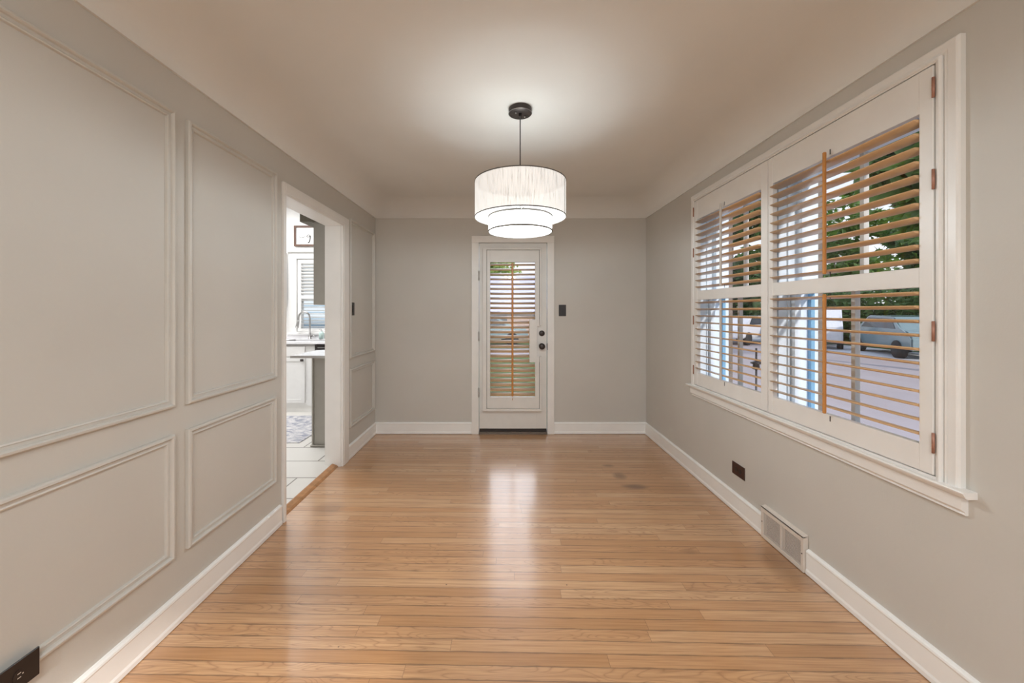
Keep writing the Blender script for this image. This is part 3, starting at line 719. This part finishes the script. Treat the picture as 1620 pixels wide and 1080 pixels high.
# sink run
def shaker(m, x0, x1, z0, z1, Y, rail=0.055):
    m.box(x0, x1, Y-0.012, Y, z0, z1)
    m.box(x0, x0+rail, Y-0.020, Y-0.012, z0, z1, 0.001).box(x1-rail, x1, Y-0.020, Y-0.012, z0, z1, 0.001)
    m.box(x0+rail, x1-rail, Y-0.020, Y-0.012, z0, z0+rail, 0.001).box(x0+rail, x1-rail, Y-0.020, Y-0.012, z1-rail, z1, 0.001)
t = thing('base_cabinet', (-3.0, 5.25, 0.014), 'white shaker base cabinet under the kitchen sink', 'cabinet')
m = MB(); m.box(-3.60, -2.445, 4.97, 5.545, 0.10, 0.895).box(-3.60, -2.445, 4.985, 5.5, 0.014, 0.10); m.build('body', 'white', t)
CF = 4.969
for (x0, x1) in ((-3.58, -3.085), (-3.075, -2.565)):
    m = MB(); shaker(m, x0, x1, 0.14, 0.72, CF, 0.045); dd_ = m.build('door', 'white', t)
    kx = x1-0.035 if x0 < -3.2 else x1-0.03
    MB().box(kx-0.016, kx+0.016, CF-0.048, CF-0.020, 0.675, 0.705, 0.004).build('knob', 'bronze', dd_)
MB().box(-3.58, -2.565, CF-0.018, CF, 0.74, 0.862, 0.002).build('drawer', 'white', t)
m = MB(); m.box(-3.62, -2.445, CF-0.001, CF+0.0, 0.865, 0.893); m.build('shadow_reveal', 'countergrey', t)
t = thing('dishwasher', (-2.1, 5.25, 0.014), 'black-topped dishwasher right of the white sink cabinet', 'dishwasher')
m = MB(); m.box(-2.435, -1.84, 4.99, 5.54, 0.014, 0.89); m.build('body', 'black', t)
MB().box(-2.43, -1.845, 4.95, 4.99, 0.795, 0.885, 0.004).build('control_panel', 'black', t)
MB().box(-2.43, -1.845, 4.955, 4.99, 0.12, 0.785, 0.004).build('door', 'black', t)
MB().tube([(-2.39, 4.93, 0.852), (-1.88, 4.93, 0.852)], 0.007, 10).box(-2.38, -2.36, 4.93, 4.951, 0.847, 0.857).box(-1.91, -1.89, 4.93, 4.951, 0.847, 0.857).build('handle', 'steel', t)
t = thing('kitchen_worktop', (-2.7, 5.25, 0.895), 'white worktop with sink below the kitchen window', 'worktop')
m = MB(); m.box(-3.62, -1.525, 4.935, 5.085, 0.896, 0.925, 0.003).box(-3.62, -1.525, 5.43, 5.546, 0.896, 0.925, 0.003).box(-3.62, -2.95, 5.085, 5.43, 0.896, 0.925).box(-2.25, -1.525, 5.085, 5.43, 0.896, 0.925)
m.build('slab', 'countertop', t)
MB().box(-3.62, -1.525, 5.53, 5.5465, 0.925, 0.985, 0.002).build('upstand', 'countertop', t)
m = MB(); m.box(-2.95, -2.94, 5.085, 5.43, 0.897, 0.922).box(-2.26, -2.25, 5.085, 5.43, 0.897, 0.922).box(-2.94, -2.26, 5.085, 5.43, 0.8965, 0.9); m.build('sink', 'steel', t)

t = thing('faucet', (-2.78, 5.46, 0.925), 'chrome gooseneck pull-down faucet at the kitchen sink', 'faucet')
fx, fy = -2.755, 5.46
MB().lathe([(0.026, 0.925), (0.026, 0.932), (0.019, 0.936), (0.018, 0.98), (0.015, 0.985)], 24, (fx, fy, 0.0006)).build('base', 'steel', t)
pts = [(fx, fy, 0.97), (fx, fy, 1.20)]
for k in range(0, 13):
    a = PI*k/12; pts.append((fx-0.075+0.075*math.cos(a), fy-0.02*k/12, 1.225+0.085*math.sin(a)))
pts.append((fx-0.152, fy-0.02, 1.19))
MB().tube(pts, 0.0115, 12).build('spout', 'steel', t)
MB().tube([(fx-0.152, fy-0.02, 1.195), (fx-0.154, fy-0.022, 1.17), (fx-0.160, fy-0.026, 1.135), (fx-0.168, fy-0.03, 1.085)], [0.013, 0.014, 0.019, 0.022], 14).build('spray_head', 'steel', t)
MB().tube([(fx+0.01, fy, 0.965), (fx+0.05, fy-0.01, 0.975), (fx+0.085, fy-0.02, 0.965)], [0.011, 0.008, 0.006], 10).build('lever', 'steel', t)
t = thing('soap_bottle', (-2.60, 5.30, 0.925), 'pale green soap pump bottle beside the faucet', 'bottle')
bx_, by_ = -2.59, 5.455
MB().lathe([(0.030, 0.926), (0.033, 0.930), (0.033, 1.005), (0.028, 1.02), (0.012, 1.03), (0.012, 1.038)], 24, (bx_, by_, 0)).build('body', 'soap', t)
MB().lathe([(0.013, 1.036), (0.013, 1.048), (0.004, 1.05), (0.004, 1.062)], 14, (bx_, by_, 0)).tube([(bx_+0.004, by_, 1.063), (bx_-0.016, by_, 1.065), (bx_-0.028, by_, 1.058)], 0.004, 8).build('pump', 'steel', t)

t = thing('wall_cabinet', (-3.2, 5.4, 1.38), 'white wall cabinet left of the kitchen window', 'cabinet')
m = MB(); m.box(-3.60, -3.115, 5.215, 5.5265, 1.385, 2.155); m.build('body', 'white', t)
m = MB(); shaker(m, -3.59, -3.125, 1.392, 2.148, 5.2145, 0.05); m.build('door', 'white', t)
t = thing('wall_cabinet', (-1.7, 3.9, 1.38), 'grey-beige wall cabinet above the peninsula worktop', 'cabinet')
m = MB(); m.box(-1.862, -1.516, 3.76, 4.09, 1.382, 2.175, 0.002); m.build('body', 'greycab', t)
m = MB(); m.box(-1.872, -1.516, 3.752, 4.1, 2.1755, 2.189, 0.002); m.build('cornice', 'greycab', t)
t = thing('peninsula_cabinet', (-1.7, 3.9, 0.014), 'grey-beige peninsula base cabinet panel next to the opening', 'cabinet')
m = MB(); m.box(-1.835, -1.517, 3.715, 4.20, 0.014, 0.895, 0.002); m.build('body', 'greycab', t)
m = MB(); m.box(-1.850, -1.835, 3.70, 4.21, 0.014, 0.895, 0.002); m.build('end_panel', 'greycab', t)
m = MB(); m.box(-1.862, -1.517, 3.690, 3.715, 0.014, 0.034, 0.006); m.build('shoe_molding', 'greycab', t)
t = thing('peninsula_worktop', (-1.73, 3.8, 0.895), 'white peninsula worktop overhanging toward the dining room', 'worktop')
m = MB(); m.prism([(-1.93, 3.47), (-1.517, 3.47), (-1.517, 4.30), (-1.85, 4.02), (-1.93, 3.96)], lambda a, b, h: (a, b, h), 0.8955, 0.918); m.build('slab', 'countertop', t)
m = MB(); m.box(-1.928, -1.517, 3.468, 3.474, 0.8958, 0.916); m.build('edge', 'countergrey', t)
m = MB(); m.box(-3.2, -2.02, 3.80, 4.78, 0.0145, 0.022, 0.002)
o = m.build('rug', 'rug', None, origin=(-2.6, 4.3, 0.0145), label='faded blue-grey patterned rug on the kitchen tiles', category='rug')

# ------------------------------------------------------------------ outdoors
GZ = -0.45
MB().box(-30, 60, -30, 70, GZ-0.2, GZ).build('ground', 'lawn', **S)
MB().box(1.95, 14.5, -6, 40, GZ, GZ+0.01).build('driveway', 'pavement', **S)
MB().box(14.5, 17.5, -6, 60, GZ, GZ+0.03).build('sidewalk', 'sidewalk', **S)
MB().box(-14, 1.9, 15.5, 18.0, GZ, GZ+0.02).build('patio', 'pavement', **S)

random.seed(4)
def tree(x, y, h, r, zc, mat, label, n=2600, leaf=0.16, group='trees beyond the driveway'):
    t = thing('tree', (x, y, GZ), label, 'tree', group)
    m = MB(); zt = zc
    m.tube([(x, y, GZ), (x+0.05, y, GZ+1.2), (x-0.1, y+0.1, zt), (x, y, zt+h*0.4)], [0.22, 0.17, 0.13, 0.04], 10)
    for k in range(5):
        a = random.random()*6.28; m.tube([(x-0.08, y+0.05, zt-0.6+0.2*k), (x+math.cos(a)*r*0.35, y+math.sin(a)*r*0.35, zt+0.1+0.2*k), (x+math.cos(a)*r*0.7, y+math.sin(a)*r*0.7, zt+h*0.25)], [0.07, 0.05, 0.02], 6)
    m.build('trunk', 'bark', t)
    m = MB(); bm = m.bm
    blobs = [(random.gauss(0, 0.42)*r, random.gauss(0, 0.42)*r, random.uniform(-0.45, 0.45)*h, random.uniform(0.28, 0.5)*r) for _ in range(16)]
    for _ in range(n):
        b = random.choice(blobs); v = Vector((random.gauss(0, 1), random.gauss(0, 1), random.gauss(0, 1))).normalized()*b[3]*random.uniform(0.75, 1.05)
        p = Vector((x+b[0]+v.x, y+b[1]+v.y, zc+h*0.45+b[2]+v.z*0.8))
        if p.z < GZ+0.2: p.z = GZ+0.2
        u = Vector((random.gauss(0, 1), random.gauss(0, 1), random.gauss(0, 0.6))).normalized(); w2 = u.orthogonal().normalized()
        w2.rotate(Matrix.Rotation(random.random()*6.28, 3, u)); s = leaf*random.uniform(0.6, 1.4)
        nrm = u.cross(w2)*s*0.12
        vs = [bm.verts.new(p-u*s), bm.verts.new(p+w2*s*0.5+nrm), bm.verts.new(p+u*s), bm.verts.new(p-w2*s*0.5+nrm)]
        bm.faces.new(vs)
    me_o = m.build('foliage', mat, t)
    return t
spots = [(14.9, 25.0, 12, 3.2, 0.9, 'leaf2', 'dark green tree seen farthest left through the far window', 3000),
         (26.3, 22.8, 12, 3.3, 0.5, 'leaf2', 'tall dark tree behind the hedge, left side of the near window', 3400),
         (34.5, 40.0, 16, 4.6, 0.8, 'leaf1', 'tallest green tree far behind the hedge', 3200),
         (12.6, 10.9, 7, 3.3, 3.9, 'leaf1', 'nearest tree with branches overhanging the driveway', 4200)]
for (x, y, h, r, zc, mt, lb, n_) in spots: tree(x, y, h, r, zc, mt, lb, n_*2, 0.36)
tree(-1.3, 37.5, 5.0, 3.4, 3.0, 'leaf3', 'pale green tree seen at the top left of the door glass', 2600, 0.26, 'trees behind the back garden')
m = MB(); bm = m.bm
for _ in range(14000):
    p = Vector((random.uniform(18.4, 19.6), random.uniform(7, 31), GZ+random.uniform(0.0, 3.4)*random.random()**0.3)); u = Vector((random.gauss(0, 1), random.gauss(0, 1), random.gauss(0, 1))).normalized(); w2 = u.orthogonal().normalized(); s = 0.2
    bm.faces.new([bm.verts.new(p-u*s), bm.verts.new(p+w2*s*0.5), bm.verts.new(p+u*s), bm.verts.new(p-w2*s*0.5)])
m.build('hedge', 'leaf1', None, label='green hedge running along the far side of the sidewalk', category='hedge')

def car(x, y, rot, paint, label, L=4.5, tall=1.0):
    t = thing('car', (x, y, GZ+0.03), label, 'car'); t.rotation_euler = (0, 0, rot)
    prof = [(-L/2, 0.35), (-L/2, 0.75*tall), (-L/2+0.25, 0.95*tall), (-L/2+0.7, 1.0*tall), (-L/2+1.1, 1.45*tall), (L/2-1.7, 1.5*tall), (L/2-0.95, 1.0*tall), (L/2-0.1, 0.85*tall), (L/2, 0.6), (L/2, 0.35)]
    def pb(poly, y0, y1): 
        mm = MB(); mm.prism(poly, lambda a, b, h: (a, h, b), y0, y1); bmesh.ops.bevel(mm.bm, geom=list(mm.bm.edges), offset=0.05, segments=2, affect='EDGES'); return mm
    o = pb(prof, -0.85, 0.85).build('body', paint, None); o.parent = t
    gl = [(-L/2+0.95, 1.03*tall), (-L/2+1.2, 1.38*tall), (L/2-1.75, 1.42*tall), (L/2-1.15, 1.03*tall)]
    mm = MB(); mm.prism(gl, lambda a, b, h: (a, h, b), -0.862, 0.862); o = mm.build('side_window', 'carglass', None); o.parent = t
    for wx in (-L/2+0.85, L/2-0.85):
        for wy in (-0.78, 0.78):
            mm = MB(); mm.lathe([(0.1, -0.11), (0.33, -0.11), (0.33, 0.11), (0.1, 0.11)], 20, (wx, wy, 0.33), 'Y'); o = mm.build('wheel', 'tyre', None); o.parent = t
car(15.9, 15.3, 1.2, 'carteal', 'grey-teal car parked beyond the driveway, right side of near window', 4.6, 1.05)
car(16.0, 19.6, 0.9, 'carwhite', 'white van beyond the driveway, left side of near window', 5.2, 1.3)
car(13.2, 21.2, 0.6, 'carwhite', 'white car seen small through the far window', 4.4, 1.0)

car(-1.0, 19.9, 0.15, 'carteal', 'dark car parked behind the house lawn, seen through the door louvers', 4.3, 1.0)
t = thing('house', (1, 26, GZ), 'brick house with a pale lavender roof seen through the door glass', 'house')
m = MB(); m.box(-5, 7, 24, 32, GZ, 1.35); m.build('wall', 'brick', t)
m = MB(); m.prism([(23.4, 1.30), (32.6, 1.30), (28.2, 3.9)], lambda a, b, h: (h, a, b), -2.2, 7.6); m.prism([(23.4, 1.30), (32.6, 1.30), (28, 3.3)], lambda a, b, h: (h, a, b), -5.6, -2.2); m.build('roof', 'roof', t)
for xx in (-2.5, -0.3, 2.3):
    MB().box(xx-0.5, xx+0.5, 23.95, 24.0, 0.1, 1.05).build('window', 'carglass', t)
t = thing('house', (-5, 10, GZ), 'blue-sided neighbouring house seen through the kitchen window', 'house')
m = MB(); m.box(-9, -3.2, 9.5, 13, GZ, 4.5); m.build('wall', 'siding_blue', t)
MB().box(-7.9, -7.1, 9.44, 9.5, 1.0, 2.4).build('window', 'frameblue', t)
t = thing('garden_lantern', (2.66, 4.05, GZ), 'small black lantern on a thin post outside the far window', 'lantern')
MB().tube([(2.66, 4.05, GZ), (2.66, 4.05, 0.93)], 0.010, 8).build('post', 'black', t)
MB().lathe([(0.01, 0.80), (0.05, 0.785), (0.055, 0.77), (0.03, 0.76), (0.035, 0.71), (0.0, 0.70)], 14, (2.66, 4.05, 0)).build('lamp_head', 'black', t)
